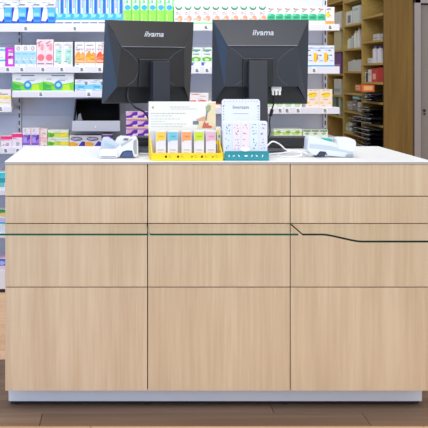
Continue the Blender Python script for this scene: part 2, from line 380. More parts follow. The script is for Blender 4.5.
# --- second shelf
pack_row('medicine_box', -5, 5.2, 1, 47.5, zB, [('r', .0, .82, 1, .92, (110, 195, 235)), ('r', 0, .28, 1, .36, (90, 185, 225))], (246, 248, 252), 'white box with two sky blue lines', 'at the left edge of the second shelf', '')
pack_row('medicine_box', 5.6, 14.2, 1, 47.5, zB, [('r', .3, .55, .85, .72, (250, 235, 250)), ('r', .3, .12, .85, .4, (250, 240, 250)), ('r', .3, .8, .85, .88, (245, 190, 240)), ('r', .4, .42, .6, .5, (120, 10, 120))], (205, 45, 205), 'bright magenta box with white windows', 'on the second shelf', '')
pack_row('medicine_box', 14.5, 36.4, 3, 45, zB, [('r', 0, .12, 1, .7, (186, 224, 244)), ('e', .5, .84, .26, .1, (200, 175, 180)), ('e', .5, .84, .15, .06, (235, 225, 228)), ('r', .15, .3, .85, .4, (220, 240, 250)), ('r', .1, .55, .8, .62, (150, 205, 235))],
    (240, 244, 248), 'pale blue box with pink seal', 'on the second shelf', 'pale blue boxes on the second shelf')
pack_row('medicine_box', 36.6, 53.4, 2, 39.5, zB, [('e', .5, .33, .42, .13, (248, 130, 145)), ('e', .3, .8, .18, .1, (250, 190, 200)), ('e', .68, .72, .2, .14, (248, 170, 185)), ('r', .1, .08, .9, .12, (120, 130, 150))],
    (252, 226, 230), 'pink and white tall box', 'on the second shelf', 'pink boxes on the second shelf')
pack_row('medicine_box', 53.8, 73, 2, 42, zB, [('r', .2, .15, .8, .7, (182, 228, 214)), ('r', .3, .45, .7, .5, (225, 245, 238)), ('r', .1, .85, .8, .9, (215, 195, 200)), ('r', .25, .28, .6, .33, (140, 205, 190))],
    (244, 243, 248), 'white box with mint green block', 'on the second shelf', 'mint boxes on the second shelf')
for i, (a, b, c1, c2, nm) in enumerate(((74.6, 84.6, (250, 165, 80), (248, 190, 100), 'pale orange'), (84.8, 95.6, (248, 155, 50), (250, 190, 70), 'amber'), (95.8, 106.8, (240, 100, 60), (250, 150, 110), 'red orange'))):
    pack_row('medicine_box', a, b, 1, 42, zB, [('p', [(.04, .14), (.98, .14), (.98, .5), (.8, .6), (.6, .5), (.45, .62), (.2, .56), (.04, .42)], c1), ('e', .3, .3, .22, .1, c2), ('e', .7, .42, .2, .09, c2), ('r', .1, .2, .9, .24, (250, 225, 190)), ('e', .25, .68, .07, .025, c1), ('e', .5, .69, .07, .025, c1), ('e', .75, .68, .07, .025, c1), ('r', .2, .85, .8, .89, (170, 170, 185)), ('r', .1, .7, .9, .73, (190, 200, 225))],
        (246, 243, 244), 'white box with %s print' % nm, 'beside the left monitor on the second shelf', '')
MB().box(X(73.2, YS), X(73.9, YS), YS+0.002, YS+0.2, zB, Z(41, YS), BLACK).build('shelf_divider', gd)
pack_row('medicine_box', 190.6, 212.4, 2, 47.5, zB, [('r', .1, .82, .9, .9, (90, 150, 110)), ('p', [(.1, .28), (.9, .28), (.95, .45), (.5, .52), (.05, .45)], (110, 180, 60)), ('e', .5, .36, .2, .07, (215, 240, 190)), ('r', 0, .05, .25, .22, (50, 110, 210)), ('r', .2, .62, .8, .68, (150, 190, 160))],
    (238, 242, 240), 'leaf green banded box', 'between the monitors on the second shelf', 'green band boxes seen between the monitors')
pack_row('medicine_box', 303.6, 334.4, 3, 45.5, zB, [('p', [(0, .22), (.3, .2), (.42, .4), (.35, .6), (.12, .68), (0, .62)], (250, 195, 30)), ('p', [(.3, .24), (.42, .4), (.35, .6), (.28, .42)], (185, 120, 40)), ('r', .0, .84, 1, .9, (190, 205, 235)), ('r', .6, .5, .75, .56, (90, 90, 110)), ('r', 0, .0, 1, .06, (60, 150, 200)), ('r', .55, .25, .9, .3, (170, 190, 225))],
    (236, 240, 250), 'yellow drop box', 'right of the monitors on the second shelf', 'yellow drop boxes on the second shelf')
# --- third shelf
pack_row('medicine_box', 12.2, 73.6, 2, 73.2, zC1, [('p', [(0, .0), (1, 0), (1, .52), (.72, .42), (.5, .38), (.25, .5), (0, .56)], (128, 208, 60)), ('p', [(0, 0), (.3, 0), (.25, .3), (0, .5)], (60, 175, 60)), ('p', [(.62, .0), (.9, .0), (.85, .4), (.66, .36)], (190, 225, 60)),
    ('e', .5, .34, .13, .24, (45, 145, 200)), ('e', .5, .36, .07, .11, (190, 230, 245)), ('r', .28, .84, .72, .9, (110, 125, 150)), ('r', 0, 0, 1, .05, (235, 245, 235))],
    (238, 241, 246), 'wide lime wave box', 'on the third shelf', 'lime wave boxes on the third shelf', 0.14)
pack_row('medicine_box', 74.8, 106.5, 2, 79.5, zC1, [('r', 0, .2, 1, .58, (140, 212, 240)), ('e', .72, .68, .09, .14, (150, 130, 160)), ('r', .2, .32, .6, .44, (70, 165, 210)), ('r', .1, .04, .7, .1, (190, 185, 210))],
    (232, 238, 246), 'low sky blue banded box', 'on the third shelf beside the left monitor', 'sky blue band boxes on the third shelf', 0.13)
pack_row('medicine_box', -4, 11, 1, 89.5, zC0, [('r', 0, .45, 1, .6, (248, 225, 120)), ('r', .1, .7, .8, .76, (215, 180, 190)), ('r', .1, .2, .9, .27, (240, 215, 150))], (246, 240, 240), 'white box with pale yellow band', 'on the short shelf at the left edge', '')
pack_row('medicine_box', 188, 208.6, 1, 93, zC2, [('r', .1, .38, .4, .48, (230, 80, 70)), ('r', .5, .38, .9, .48, (235, 90, 80)), ('r', .0, .1, 1, .25, (250, 190, 120))], (250, 246, 246), 'white box with red lettering', 'between the monitors above the yellow display', '')
pack_row('medicine_box', 209, 220.8, 1, 100.5, zC2, [('r', 0, .35, 1, .85, (240, 120, 70)), ('r', .2, .5, .8, .6, (250, 225, 190))], (245, 235, 225), 'small orange and white box', 'above the gap between the two leaflet displays', '')
pack_row('medicine_box', 266, 302, 4, 102.5, zC2, [('p', [(.1, .5), (.9, .5), (.75, .95), (.25, .95)], (160, 210, 70)), ('r', .2, .15, .8, .3, (150, 160, 150)), ('e', .5, .72, .14, .12, (230, 245, 190))],
    (240, 244, 236), 'low lime print box', 'under the right monitor', 'lime print boxes under the right monitor')
pack_row('medicine_box', 306, 332.4, 2, 89.3, zC2, [('e', .5, .68, .36, .14, (250, 212, 40)), ('r', .1, .2, .3, .3, (250, 215, 120)), ('r', .7, .2, .92, .3, (250, 215, 120)), ('r', .3, .42, .7, .46, (215, 170, 150))],
    (250, 234, 222), 'cream yellow oval box', 'on the third shelf right of the monitors', 'yellow oval boxes on the third shelf')
# --- fourth shelf
pack_row('medicine_box', 0.6, 11.8, 1, 136.2, zD, [('r', 0, .72, 1, .98, (238, 30, 130)), ('r', 0, .62, .9, .7, (245, 150, 190)), ('r', .5, .1, .75, .4, (190, 180, 200))], (250, 238, 246), 'white box with hot pink top band', 'at the left edge above the counter corner', '')
pack_row('medicine_box', 12, 22.2, 1, 133.4, zD, [('r', 0, .70, 1, .97, (240, 20, 130)), ('r', .4, .1, .7, .36, (190, 180, 200))], (250, 238, 246), 'taller white box with hot pink band', 'left of the purple boxes', '')
pack_row('medicine_box', 22.6, 40, 2, 128.2, zD, [('r', 0, .12, .9, .66, (165, 130, 215)), ('p', [(.35, .3), (.9, .45), (.9, .66), (.7, .66)], (95, 55, 180)), ('r', .1, .25, .5, .5, (190, 165, 230)), ('r', 0, .12, 1, .2, (120, 80, 190)), ('r', .9, 0, 1, 1, (240, 190, 190))],
    (240, 234, 240), 'tall white and violet box', 'above the left end of the counter', 'violet boxes on the fourth shelf')
pack_row('medicine_box', 40.2, 47.2, 1, 129, zD, [('r', 0, .3, 1, .55, (250, 205, 205)), ('r', .2, .7, .8, .78, (240, 180, 180))], (250, 232, 230), 'slim pale pink box', 'between violet and lime boxes', '')
LM = [('r', 0, .22, 1, .72, (210, 226, 90)), ('p', [(0, .2), (.25, .2), (.15, .75), (0, .75)], (120, 185, 60)), ('r', .6, .3, .95, .66, (246, 225, 50)), ('e', .2, .45, .12, .2, (90, 160, 60))]
low = pack_row('medicine_box', 47.4, 69, 1, 139.6, zD, LM, (244, 248, 238), 'flat white and lime box', 'at the bottom of the pair', '', 0.11)[0]
hi_ = pack_row('medicine_box', 47.6, 68.6, 1, 130.2, Z(139.4, YS+.012), LM, (244, 248, 238), 'flat white and lime box', 'lying on top of another one', '', 0.11)[0]
pack_row('medicine_box', 69.4, 101.4, 2, 135.4, zD, [('e', .45, .7, .38, .17, (110, 90, 150)), ('e', .45, .7, .3, .1, (220, 215, 235)), ('p', [(.0, .05), (.5, .05), (.55, .3), (.25, .45), (0, .4)], (252, 180, 50)), ('p', [(.55, .1), (.98, .1), (.98, .45), (.8, .5)], (80, 60, 160))],
    (248, 244, 246), 'white box with orange corner', 'behind the left payment terminal', 'orange corner boxes behind the terminal')
pack_row('medicine_box', 102, 112, 1, 134, zD, [('r', 0, .6, 1, .9, (120, 60, 170))], (246, 240, 250), 'white box with dark purple top', 'just behind the left payment terminal', '')
zz = zD
for r_ in range(4):
    h_ = 9.0*YS/F
    pack_row('medicine_box', 126, 149.6, 2, CY-(zz+h_-0.001-EYE)*F/(YS+.012), zz, [('p', [(0, .28), (.5, .3), (.98, .62), (.98, .98), (.6, .95), (.4, .6), (0, .5)], (112, 42, 168)), ('p', [(.05, .62), (.4, .66), (.55, .95), (.1, .92)], (240, 190, 215)), ('p', [(0, .12), (1, .1), (1, .3), (0, .26)], (250, 214, 150)), ('e', .75, .42, .2, .1, (245, 232, 250)), ('r', 0, .0, 1, .08, (160, 90, 190))],
        (232, 215, 242), 'x', 'x', 'purple wave boxes stacked beside the yellow display', 0.13,
        labels=['%s purple and white wave box in the %s column below the left monitor' % (['bottom', 'second lowest', 'third lowest', 'topmost'][r_], c) for c in ('left', 'right')])
    zz += h_
pack_row('medicine_box', 274, 302.4, 3, 129, zD2, [('r', 0, .3, 1, .62, (200, 220, 120)), ('e', .5, .62, .25, .16, (120, 180, 80)), ('r', .1, .1, .5, .2, (160, 170, 160)), ('r', .7, .1, .9, .5, (240, 245, 240))],
    (240, 246, 232), 'olive green box', 'on the lowest shelf behind the right monitor', 'olive green boxes behind the right monitor')
pack_row('medicine_box', 303, 328, 3, 130, zD2, [('r', .05, .78, .95, .95, (60, 120, 80)), ('e', .5, .5, .3, .12, (150, 190, 130))],
    (244, 246, 236), 'small green-edged box', 'behind the right payment terminal', 'dark green edge boxes behind the right terminal')
# --- low shelves seen past the left end of the counter
z1_ = Z(190.2, YS); z2_ = Z(233, YS); z3_ = Z(270, YS)
pack_row('medicine_box', -9, 6, 1, 172, z1_, [('r', 0, .7, 1, .95, (60, 205, 215)), ('r', .2, .4, 1, .68, (10, 160, 180)), ('r', .5, .15, .9, .4, (130, 200, 190))], (235, 245, 246), 'white and turquoise box', 'on the low shelf beyond the counter end', '')
pack_row('medicine_box', -9, 6.5, 1, 209.5, z2_, [('r', 0, .86, 1, 1, (20, 140, 60)), ('r', 0, .7, 1, .86, (230, 210, 130)), ('r', 0, .48, 1, .62, (210, 195, 235)), ('r', 0, .38, 1, .46, (80, 180, 215))], (232, 240, 246), 'green topped box with cream and blue stripes', 'low beyond the counter end', '')
pack_row('medicine_box', -9, 6.5, 1, 258.5, z3_, [('r', 0, .35, 1, .95, (90, 110, 220)), ('e', .7, .6, .2, .2, (180, 200, 245))], (240, 215, 235), 'blue and pink box', 'on the bottom deck beyond the counter end', '')

# --- silver box with a black opening under the third shelf
bx = thing('storage_bin', 'silver bin with black opening hung under shelf left of the left monitor', 'bin', (X(96, YS), YS, Z(131, YS)))
SIL = mat((190, 192, 204), 0.35); Yb = YS-0.03
def R(px): return X(px, Yb)-X(96, YS)
hb = Z(98.4, Yb)-Z(131, Yb)
MB().prism([(R(72), 0), (R(120), 0), (R(120), hb*0.32), (R(72), hb*0.32)], -0.035, -0.012, SIL, 0.002).build('front_lip', bx, smooth=False)
MB().box(R(75), R(120), 0.15, 0.155, 0.0, hb-0.006, mat((7, 7, 8), 0.8, 0, 0.2)).box(R(74), R(120), -0.011, 0.15, 0, 0.006, mat((7, 7, 8), 0.8, 0, 0.2)).box(R(75), R(120), -0.01, 0.15, hb-0.010, hb-0.006, mat((7, 7, 8), 0.8, 0, 0.2)).build('liner', bx)
MB().prism([(R(72), 0), (R(73.2), 0), (R(76.2), hb-0.006), (R(75), hb-0.006)], -0.011, 0.15, mat((14, 14, 16), 0.4)).build('side_wall', bx)
MB().prism([(R(119), 0), (R(120), 0), (R(120), hb-0.006), (R(119), hb-0.006)], -0.011, 0.15, mat((14, 14, 16), 0.4)).build('side_wall', bx)
MB().cyl((R(95.5), -0.036, hb*0.14), 0.0045, 0.003, WHITE, 'y', 12).build('catch', bx)
MB().prism([(R(77), hb*.32), (R(82), hb*.32), (R(80), hb*.55), (R(78), hb*.5)], 0.0, 0.05, mat((120, 122, 130), 0.5)).build('inner_bracket', bx)

# ------------------------------------------------------------------ bookcase on the right
XB, YE, CW = 2.018, 6.0, 0.55
XBK = X(413.2, YE)
bc = thing('bookcase', 'tall oak bookcase with open compartments facing left, right of the shelving', 'bookcase')
MB().box(XB, XBK, YE, YE+0.022, 0, 2.6, DKOAK, 0.001).build('end_panel', bc)
for k in (1, 2, 3):
    MB().box(XB, XBK-0.012, YE+CW*k-0.011, YE+CW*k+0.011, 0, 2.6, SHOAK, 0.001).build('upright', bc)
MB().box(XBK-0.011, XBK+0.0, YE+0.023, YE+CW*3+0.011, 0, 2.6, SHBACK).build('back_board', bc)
C1 = [2.12, 1.905, 1.702, 1.523, 1.370, 1.215, 1.037, 0.78, 0.52, 0.26]
C2 = [2.085, 1.872, 1.66, 1.46, 1.27, 1.11, 0.92, 0.66, 0.4]
C3 = [2.12, 1.86, 1.66, 1.44, 1.24, 1.05, 0.8, 0.5]
for k, cs in enumerate((C1, C2, C3)):
    for z in cs:
        MB().box(XB+0.003, XBK-0.012, YE+CW*k+(0.023 if k == 0 else 0.012), YE+CW*(k+1)-0.012, z-0.018, z, SHOAK, 0.001).build('shelf', bc)
def item(name, pl, pr, pt, z, base, desc, cat, art=(), xo=0.02, dx=0.13, pz_=None, bev=0.0015):
    """stands on a bookcase shelf at height z, its front facing left; pl..pr are the columns its front spans"""
    x0 = XB+xo; yf = F*x0/(pl-CX); yn = F*x0/(pr-CX)
    if xo > 0:
        k = int(((yf+yn)/2-YE)/CW); yf = min(yf, YE+CW*(k+1)-0.016); yn = max(yn, YE+CW*k+0.026)
    h = Z(pt, (yf+yn)/2)-z
    if xo > 0:
        up = [q for q in (C1, C2, C3)[k] if q > z+0.01]; h = min(h, min(up)-0.018-z-0.003)
    mb = MB().box(-dx/2, dx/2, -(yf-yn)/2, (yf-yn)/2, 0, h, mat(base, 0.5), bev)
    for i, a in enumerate(art):
        e = -dx/2-0.0006-0.0002*i; Wd = yf-yn
        q = lambda u, v: (e, Wd/2-u*Wd, v*h)
        mb.poly([q(a[0], a[1]), q(a[0], a[3]), q(a[2], a[3]), q(a[2], a[1])], mat(a[4], 0.5))
        # same band on the near end of the box
        e2 = -Wd/2-0.0006; mb.poly([(-dx/2+.2*dx, e2, a[1]*h), (dx/2-.2*dx, e2, a[1]*h), (dx/2-.2*dx, e2, a[3]*h), (-dx/2+.2*dx, e2, a[3]*h)], mat(a[4], 0.5))
    o = mb.build(name, None, (x0+dx/2, (yf+yn)/2, z+0.0004)); return tag(o, desc, cat)
def bottle(px, pt, z, col, cap, desc, xo=0.05, r=0.022):
    x0 = XB+xo; yy = F*x0/(px-CX); h = Z(pt, yy)-z
    t = thing('bottle', desc, 'bottle', (x0, yy, z+0.0004))
    MB().cyl((0, 0, h*.4), r, h*.8, mat(col, 0.4), seg=18).cyl((0, 0, h*.84), r, h*.08, mat(col, 0.4), seg=18, r2=r*.55).build('body', t)
    MB().cyl((0, 0, h*.94), r*.6, h*.12, mat(cap, 0.4), seg=14).build('cap', t)
item('carton', 344.2, 351.5, 11.5, 1.872, (226, 230, 224), 'white carton with grey window, upper bookcase compartment of the second column', 'box', [(.35, .15, .85, .7, (120, 130, 150))])
item('carton', 352.3, 359, 6, 1.872, (215, 225, 222), 'taller pale carton beside the grey windowed one', 'box', [(.2, .75, .9, .85, (170, 185, 190))], 0.02)
bottle(350, 38.5, 1.66, (225, 228, 215), (235, 235, 230), 'short cream bottle, left in the bottle compartment of bookcase')
bottle(353.2, 36, 1.66, (190, 205, 195), (235, 235, 230), 'pale green bottle, second from left in bookcase bottle compartment')
bottle(356.4, 31, 1.66, (232, 232, 228), (200, 195, 190), 'white bottle, third from left in bookcase bottle compartment')
bottle(360, 27, 1.66, (238, 238, 236), (150, 145, 150), 'tallest white bottle with grey cap, right in bottle compartment', 0.06)
tb = thing('plastic_tub', 'clear plastic tub of white packets on the bookcase', 'tub', (XB+0.085, 6.83, 1.4604))
TUB = mat((205, 210, 205), 0.3)
MB().box(-0.065, 0.065, -0.19, 0.19, 0, 0.004, TUB).box(-0.065, -0.062, -0.19, 0.19, 0.004, 0.085, TUB).box(0.062, 0.065, -0.19, 0.19, 0.004, 0.085, TUB).box(-0.062, 0.062, -0.19, -0.187, 0.004, 0.085, TUB).box(-0.062, 0.062, 0.187, 0.19, 0.004, 0.085, TUB).build('shell', tb)
for i in range(5):
    tag(MB().box(-0.05, 0.05, -0.03, 0.03, 0, 0.088+0.008*(i % 2), mat(((232, 232, 230), (200, 205, 210), (225, 220, 205))[i % 3], 0.5), 0.002).build('packet', None, (XB+0.085, 6.83-0.14+0.07*i, 1.4648)),
        '%s in the plastic tub on the bookcase' % ('%s packet counting from the nearest' % ORD[i]), 'packet', 'packets in the plastic tub')
item('carton', 352.5, 359.5, 95.8, 1.2165, (120, 185, 175), 'small teal box on the grey wrapped packs', 'box', [(.1, .3, .9, .6, (225, 235, 230))], 0.02, 0.10)
# grey wrapped packs in column two
random.seed(9)
GW = [(165, 160, 150), (120, 116, 114), (190, 188, 180), (95, 92, 96)]
for i, (a, b, t_) in enumerate(((347, 351.5, 101), (352.4, 356.4, 99.7), (357.2, 360.5, 102))):
    item('wrapped_pack', a, b, t_, 1.11, GW[i], 'grey wrapped pack, %s of three above the pale green cartons' % ('farthest', 'middle', 'nearest')[i], 'packet', [(.1, .5, .8, .62, (210, 210, 205))], 0.02, 0.12, bev=0.010)
for i, (a, b, t_) in enumerate(((344.6, 348.2, 123.5), (348.5, 352, 122.5))):
    item('carton', a, b, t_, 0.92, ((175, 190, 165), (190, 205, 195))[i], ('left', 'right')[i]+' of two pale green cartons low in the bookcase', 'box', [(.1, .2, .9, .5, (215, 222, 210))])
# column one
item('carton', 373, 378.5, 34.2, 1.702, (205, 205, 205), 'small white carton alone in the upper near compartment', 'box', [(.1, .3, .9, .5, (170, 170, 180))], 0.03, 0.1)
item('carton', 367.5, 372.5, 58.2, 1.523, (222, 222, 224), 'small white carton left of the violet jars', 'box', [(.1, .4, .6, .6, (180, 180, 190))])
for i, (a, cap) in enumerate(((376.4, (110, 105, 165)), (381.2, (95, 95, 150)))):
    bottle(a, 46, 1.523, (222, 222, 232), cap, ('left', 'right')[i]+' white bottle with violet top in near bookcase column', 0.05, 0.029)
for (nm, a, b, t_, c, d_, art) in (('book', 363.4, 365.6, 72, (225, 225, 220), 'white binder at the far end of the red folders', [(.2, .3, .8, .6, (120, 125, 140))]), ('book', 365.8, 367.8, 73, (52, 52, 66), 'dark blue book between two white ones', []),
        ('book', 368, 371.2, 69.5, (228, 226, 222), 'tall white folder beside the red folder', [(.2, .5, .8, .7, (190, 190, 195))]), ('folder', 371.5, 377.6, 68.5, (205, 55, 48), 'red folder with pinkish label', [(.2, .2, .7, .62, (235, 190, 180))]), ('folder', 377.8, 382.8, 67.5, (190, 30, 30), 'plain red folder beside the bookcase end panel', [])):
    item(nm, a, b, t_, 1.37, c, d_, 'book' if nm == 'book' else 'folder', art, 0.02, 0.15)
# orange box jutting out of the bookcase
ob = thing('orange_box', 'bright orange box with white label sticking out of the bookcase', 'box', (XB-0.015, 6.33, 1.222)); ob.rotation_euler = (math.radians(-4), 0, 0)
MB().box(-0.055, 0.04, -0.135, 0.145, 0, 0.053, mat((240, 115, 30), 0.5), 0.002).build('shell', ob)
ob.location = (1.962, 6.27, 1.2955); ob.rotation_euler = (0, 0, math.radians(-6))
MB().box(-0.0565, -0.0552, -0.045, 0.11, 0.015, 0.045, mat((250, 215, 190), 0.5)).build('label_sticker', ob)
MB().box(-0.0572, -0.0566, -0.03, 0.095, 0.024, 0.034, mat((205, 130, 90), 0.5)).build('label_text', ob)
MB().box(-0.04, 0.025, -0.1362, -0.1352, 0.012, 0.045, mat((250, 190, 130), 0.5)).build('end_sticker', ob)
tc_ = item('carton', 364.6, 367.4, 92.5, 1.2155, (110, 165, 150), 'teal carton just under the orange box', 'box', [(.15, .3, .85, .7, (215, 230, 225))], 0.006, 0.10)
# stacked dark plastic-wrapped packs that stick out of the near column
DKP = [(24, 24, 28), (34, 34, 44), (60, 60, 66), (18, 18, 20)]
def pouch(loc, L, Dp, h, c, label, rot=0):
    """a limp, flat, glossy pouch with a crimped end"""
    bm = bmesh.new(); bmesh.ops.create_grid(bm, x_segments=8, y_segments=10, size=0.5)
    top = {}
    t = thing('wrapped_pack', label, 'packet', loc, rot, 'dark wrapped packs in the bookcase')
    mb = MB(); nx, ny = 9, 11; V = []
    for side in (1, 0):
        for i in range(nx):
            for j in range(ny):
                u = i/(nx-1); v = j/(ny-1)
                k = (math.sin(math.pi*min(1, max(0, u)))**0.35)*(math.sin(math.pi*v)**0.35)
                zt = h*0.5+(h*0.5*k*(0.8+0.25*math.sin(7*u+5*v+loc[2]*40)) if side else -h*0.5*k)
                V.append(((u-.5)*Dp, (v-.5)*L, zt))
    n_ = nx*ny; k_ = mb.m(mat(c, 0.18, 0.0, 0.7)); mb.v = V
    for s_ in (0, 1):
        for i in range(nx-1):
            for j in range(ny-1):
                a = s_*n_+i*ny+j; q = [a, a+ny, a+ny+1, a+1]
                mb.f.append(q if s_ == 0 else q[::-1]); mb.mi.append(k_)
    bm.free()
    mb.build('pouch', t, smooth=True)
    MB().box(-Dp/2-0.012, -Dp/2+0.004, -L*0.46, L*0.46, h*0.5-0.0015, h*0.5+0.0015, mat((185, 185, 190) if c[0] > 20 else (70, 70, 78), 0.2, 0.0, 0.8)).build('crimped_edge', t)
    MB().box(-Dp*0.46, -Dp*0.3, -L*0.16, L*0.1, h*0.93, h*0.97, mat((200, 200, 205), 0.3)).build('sticker', t)
random.seed(5)
for k in range(2): pouch((XB+0.03, 6.25, 1.2158+0.0385*k), 0.30, 0.19, 0.038, (DKP[1], (48, 50, 70))[k], ('lower', 'upper')[k]+' dark pack right under the orange box in the bookcase', 0)
zz = 1.0375; n_ = 0
for k in range(4):
    pouch((XB+0.030-0.015*random.random(), 6.27+0.01*random.uniform(-1, 1), zz), 0.42, 0.20, 0.034, DKP[(k+1) % 4], '%s dark glossy pack from the bottom, upper pile in near bookcase column' % ORD[k], 0.04*random.uniform(-1, 1)); zz += 0.0335
zz = 0.7805
for k in range(7):
    pouch((XB+0.030-0.015*random.random(), 6.27+0.01*random.uniform(-1, 1), zz), 0.42, 0.20, 0.0315, DKP[k % 4], '%s dark glossy pack from the bottom, lower pile behind the counter edge' % ORD[k], 0.04*random.uniform(-1, 1)); zz += 0.0335
zz = 0.9205
for k in range(4):
    pouch((XB+0.05, 6.70+0.01*random.uniform(-1, 1), zz), 0.22, 0.17, 0.040, DKP[(k*3) % 4], '%s dark pack from the bottom, pile in the middle bookcase column' % ORD[k], 0); zz += 0.039
# column three, seen past the shelving end
item('carton', 333.5, 341, 50, 1.66-0.22, (120, 75, 150), 'purple carton seen past the right end of the shelving', 'box', [(.1, .3, .9, .45, (190, 165, 205))], 0.02, 0.1).location.z = 1.4404
item('carton', 334, 341, 79, 1.24, (215, 215, 210), 'white carton below the purple one', 'box', [(.1, .2, .9, .4, (150, 180, 190))])
for i, (a, b) in enumerate(((333, 335.6), (336, 338.2), (338.5, 340.6))):
    item('book', a, b, 92+i, 1.05, ((120, 150, 130), (70, 80, 76), (165, 185, 165))[i], ('far', 'middle', 'near')[i]+' greenish book low beyond the shelving end', 'book')
item('carton', 335, 340.8, 12, 1.86, (225, 225, 222), 'white carton high beyond the right end of the shelving', 'box')
item('carton', 334, 340.8, 30.5, 1.66, (205, 195, 160), 'cream carton beyond the right end of the shelving', 'box')

# ------------------------------------------------------------------ monitors
def monitor(loc, yaw, tilt, label, sh, hs, cas):
    """back of the screen faces the camera (-y); origin at the foot of the stand"""
    Wd, H = 0.452, 0.398; zb = 0.226
    t = thing('monitor', label, 'monitor', loc, yaw, 'two black monitors on the counter')
    CAS = mat(cas, 0.34, 0.0, 0.5, 0.01); DK = mat((24, 25, 30), 0.45); STD = mat((40, 43, 52), 0.35, 0, 0.5); HL = mat((118, 120, 132), 0.3)
    zc = zb+H/2
    T = Matrix.Translation((0, 0, zc)) @ Matrix.Rotation(tilt, 4, 'X') @ Matrix.Translation((0, 0, -zc))
    def V(u, v, dd): return T @ Vector((u*Wd, -dd, zb+v*H))
    mb = MB()
    # front bezel slab
    o = [(-.5, 1), (.5, 1), (.5, 0), (-.5, 0)]
    f0 = [V(u, v, -0.012) for u, v in o]; f1 = [V(u, v, 0.012) for u, v in o]
    mb.poly(f0, CAS)
    for i in range(4): mb.poly([f0[i], f1[i], f1[(i+1) % 4], f0[(i+1) % 4]][::-1], CAS)
    dH, dP, dR = 0.062, 0.052, 0.018
    A, B, C_, D_ = (-.5, 1), (.5, 1), (.36, .70), (-.36, .70)
    mb.poly([V(*A, .012), V(*D_, dH), V(*C_, dH), V(*B, .012)], CAS)            # sloping hood
    E, G = (-.385, .215), (.385, .215)
    mb.poly([V(*D_, dH), V(-.36, .692, dP), V(.36, .692, dP), V(*C_, dH)], CAS)  # step under the hood
    mb.poly([V(*A, .012), V(-.5, 0, .012), V(*E, dP), V(-.36, .692, dP), V(*D_, dH)], CAS)
    mb.poly([V(*B, .012), V(*C_, dH), V(.36, .692, dP), V(*G, dP), V(.5, 0, .012)], CAS)
    mb.poly([V(-.36, .692, dP), V(*E, dP), V(*G, dP), V(.36, .692, dP)], CAS)
    mb.poly([V(*E, dP), V(-.385, .205, dR), V(.385, .205, dR), V(*G, dP)], DK)
    mb.poly([V(-.385, .205, dR), V(-.46, .02, .0125), V(.46, .02, .0125), V(.385, .205, dR)], DK)
    mb.poly([V(-.5, 0, .012), V(-.46, .02, .0125), V(-.385, .205, dR), V(*E, dP)], CAS)
    mb.poly([V(.5, 0, .012), V(*G, dP), V(.385, .205, dR), V(.46, .02, .0125)], CAS)
    mb.poly([V(-.5, 0, .012), V(.5, 0, .012), V(.46, .02, .0125), V(-.46, .02, .0125)], CAS)
    mb.build('casing', t)
    rd = MB()
    rd.tube([V(-.36, .698, dH), V(.36, .698, dH)], 0.0017, HL, 6, 2); rd.build('hood_highlight', t)  # pale tube paints the highlight along the hood's lower edge
    for s_ in (-1, 1):
        rd = MB(); rd.tube([V(s_*.36, .690, dP+.0003), V(s_*.27, .63, dP), V(s_*.20, .56, dP), V(s_*.165, .50, dP+.002), V(s_*.16, .38, dP), V(s_*.20, .29, dP), V(s_*.27, .235, dP)], 0.0012, mat((88, 92, 104), 0.35), 6, 5)
        rd.build('moulded_ridge', t)
        rd = MB(); rd.tube([V(s_*.497, .995, .0125), V(s_*.43, .84, .031), V(s_*.36, .70, dH)], 0.0012, mat((80, 84, 100), 0.35), 6, 4); rd.build('corner_ridge', t)
    MB().box(-.155*Wd+hs, .155*Wd+hs, -0.066, -dP+0.001, zb+.215*H, zb+.545*H, DK, 0.003, T).build('mount_housing', t)
    MB().box(-.158*Wd+hs, .158*Wd+hs, -0.0675, -dP, zb+.545*H, zb+.552*H, mat((84, 86, 96), 0.35), 0.0, T).build('housing_lip', t)
    rc = MB()
    for k in range(4): rc.box(.19*Wd+.035*k*Wd, .205*Wd+.035*k*Wd, -0.0172, -0.0145, zb+.10*H, zb+.15*H, BLACK, 0, T)
    rc.build('port', t)
    lg = link('logo', text_mesh('iiyama', 0.040, mat((232, 234, 240), 0.3), 0.0004, 0.12, 0.0006), t)
    sl = math.atan2(dH-.012, .30*H)
    pos = V(0.01, .82, .012+(dH-.012)*(.18/.30)+0.0012)
    lg.matrix_local = Matrix.Translation(pos) @ Matrix.Rotation(tilt+sl, 4, 'X') @ Matrix.Translation((0, 0, 0)) 
    # screen glass on the far side
    s0 = [V(u, v, -0.0125) for u, v in ((-.46, .95), (.46, .95), (.46, .05), (-.46, .05))]
    MB().poly(s0, mat((20, 24, 34), 0.1)).build('screen', t)
    # stand
    MB().prism([(sh-.043, 0.012), (sh+.043, 0.012), (sh+.043, zb+.50*H), (sh+.038, zb+.51*H), (sh-.038, zb+.51*H), (sh-.043, zb+.50*H)], -0.118, -0.076, STD, 0.003).build('stand_column', t)
    MB().box(sh-.030, sh+.030, -0.080, -0.055, zb+.25*H, zb+.46*H, DK, 0.003).build('hinge', t)
    bm = bmesh.new(); bmesh.ops.create_cone(bm, cap_ends=True, segments=40, radius1=0.125, radius2=0.115, depth=0.014)
    b_ = MB().add(bm, STD, Matrix.Translation((0, -0.045, 0.0075)) @ Matrix.Diagonal((1, .78, 1, 1))).build('stand_base', t, smooth=True)
    return t, V
MZ = ZT+0.0002
m1, V1 = monitor((X(148.2, 3.80), 3.80, MZ), math.radians(20), math.radians(7), 'left black monitor seen from behind, turned slightly, above the yellow display', 0.022, 0.0, (42, 40, 42))
m2, V2 = monitor((X(259.8, 3.72), 3.72, MZ), math.radians(0.5), math.radians(4), 'right black monitor seen from behind, above the white leaflet display', -0.028, -0.020, (36, 41, 52))
MB().tube([V1(-.23, .2, .02), V1(-.24, .08, .03), V1(-.17, -.03, .04), V1(-.03, -.12, .03), V1(.05, -.3, .03)], 0.0045, mat((30, 34, 44), 0.4)).build('cable', m1)
pg = MB()
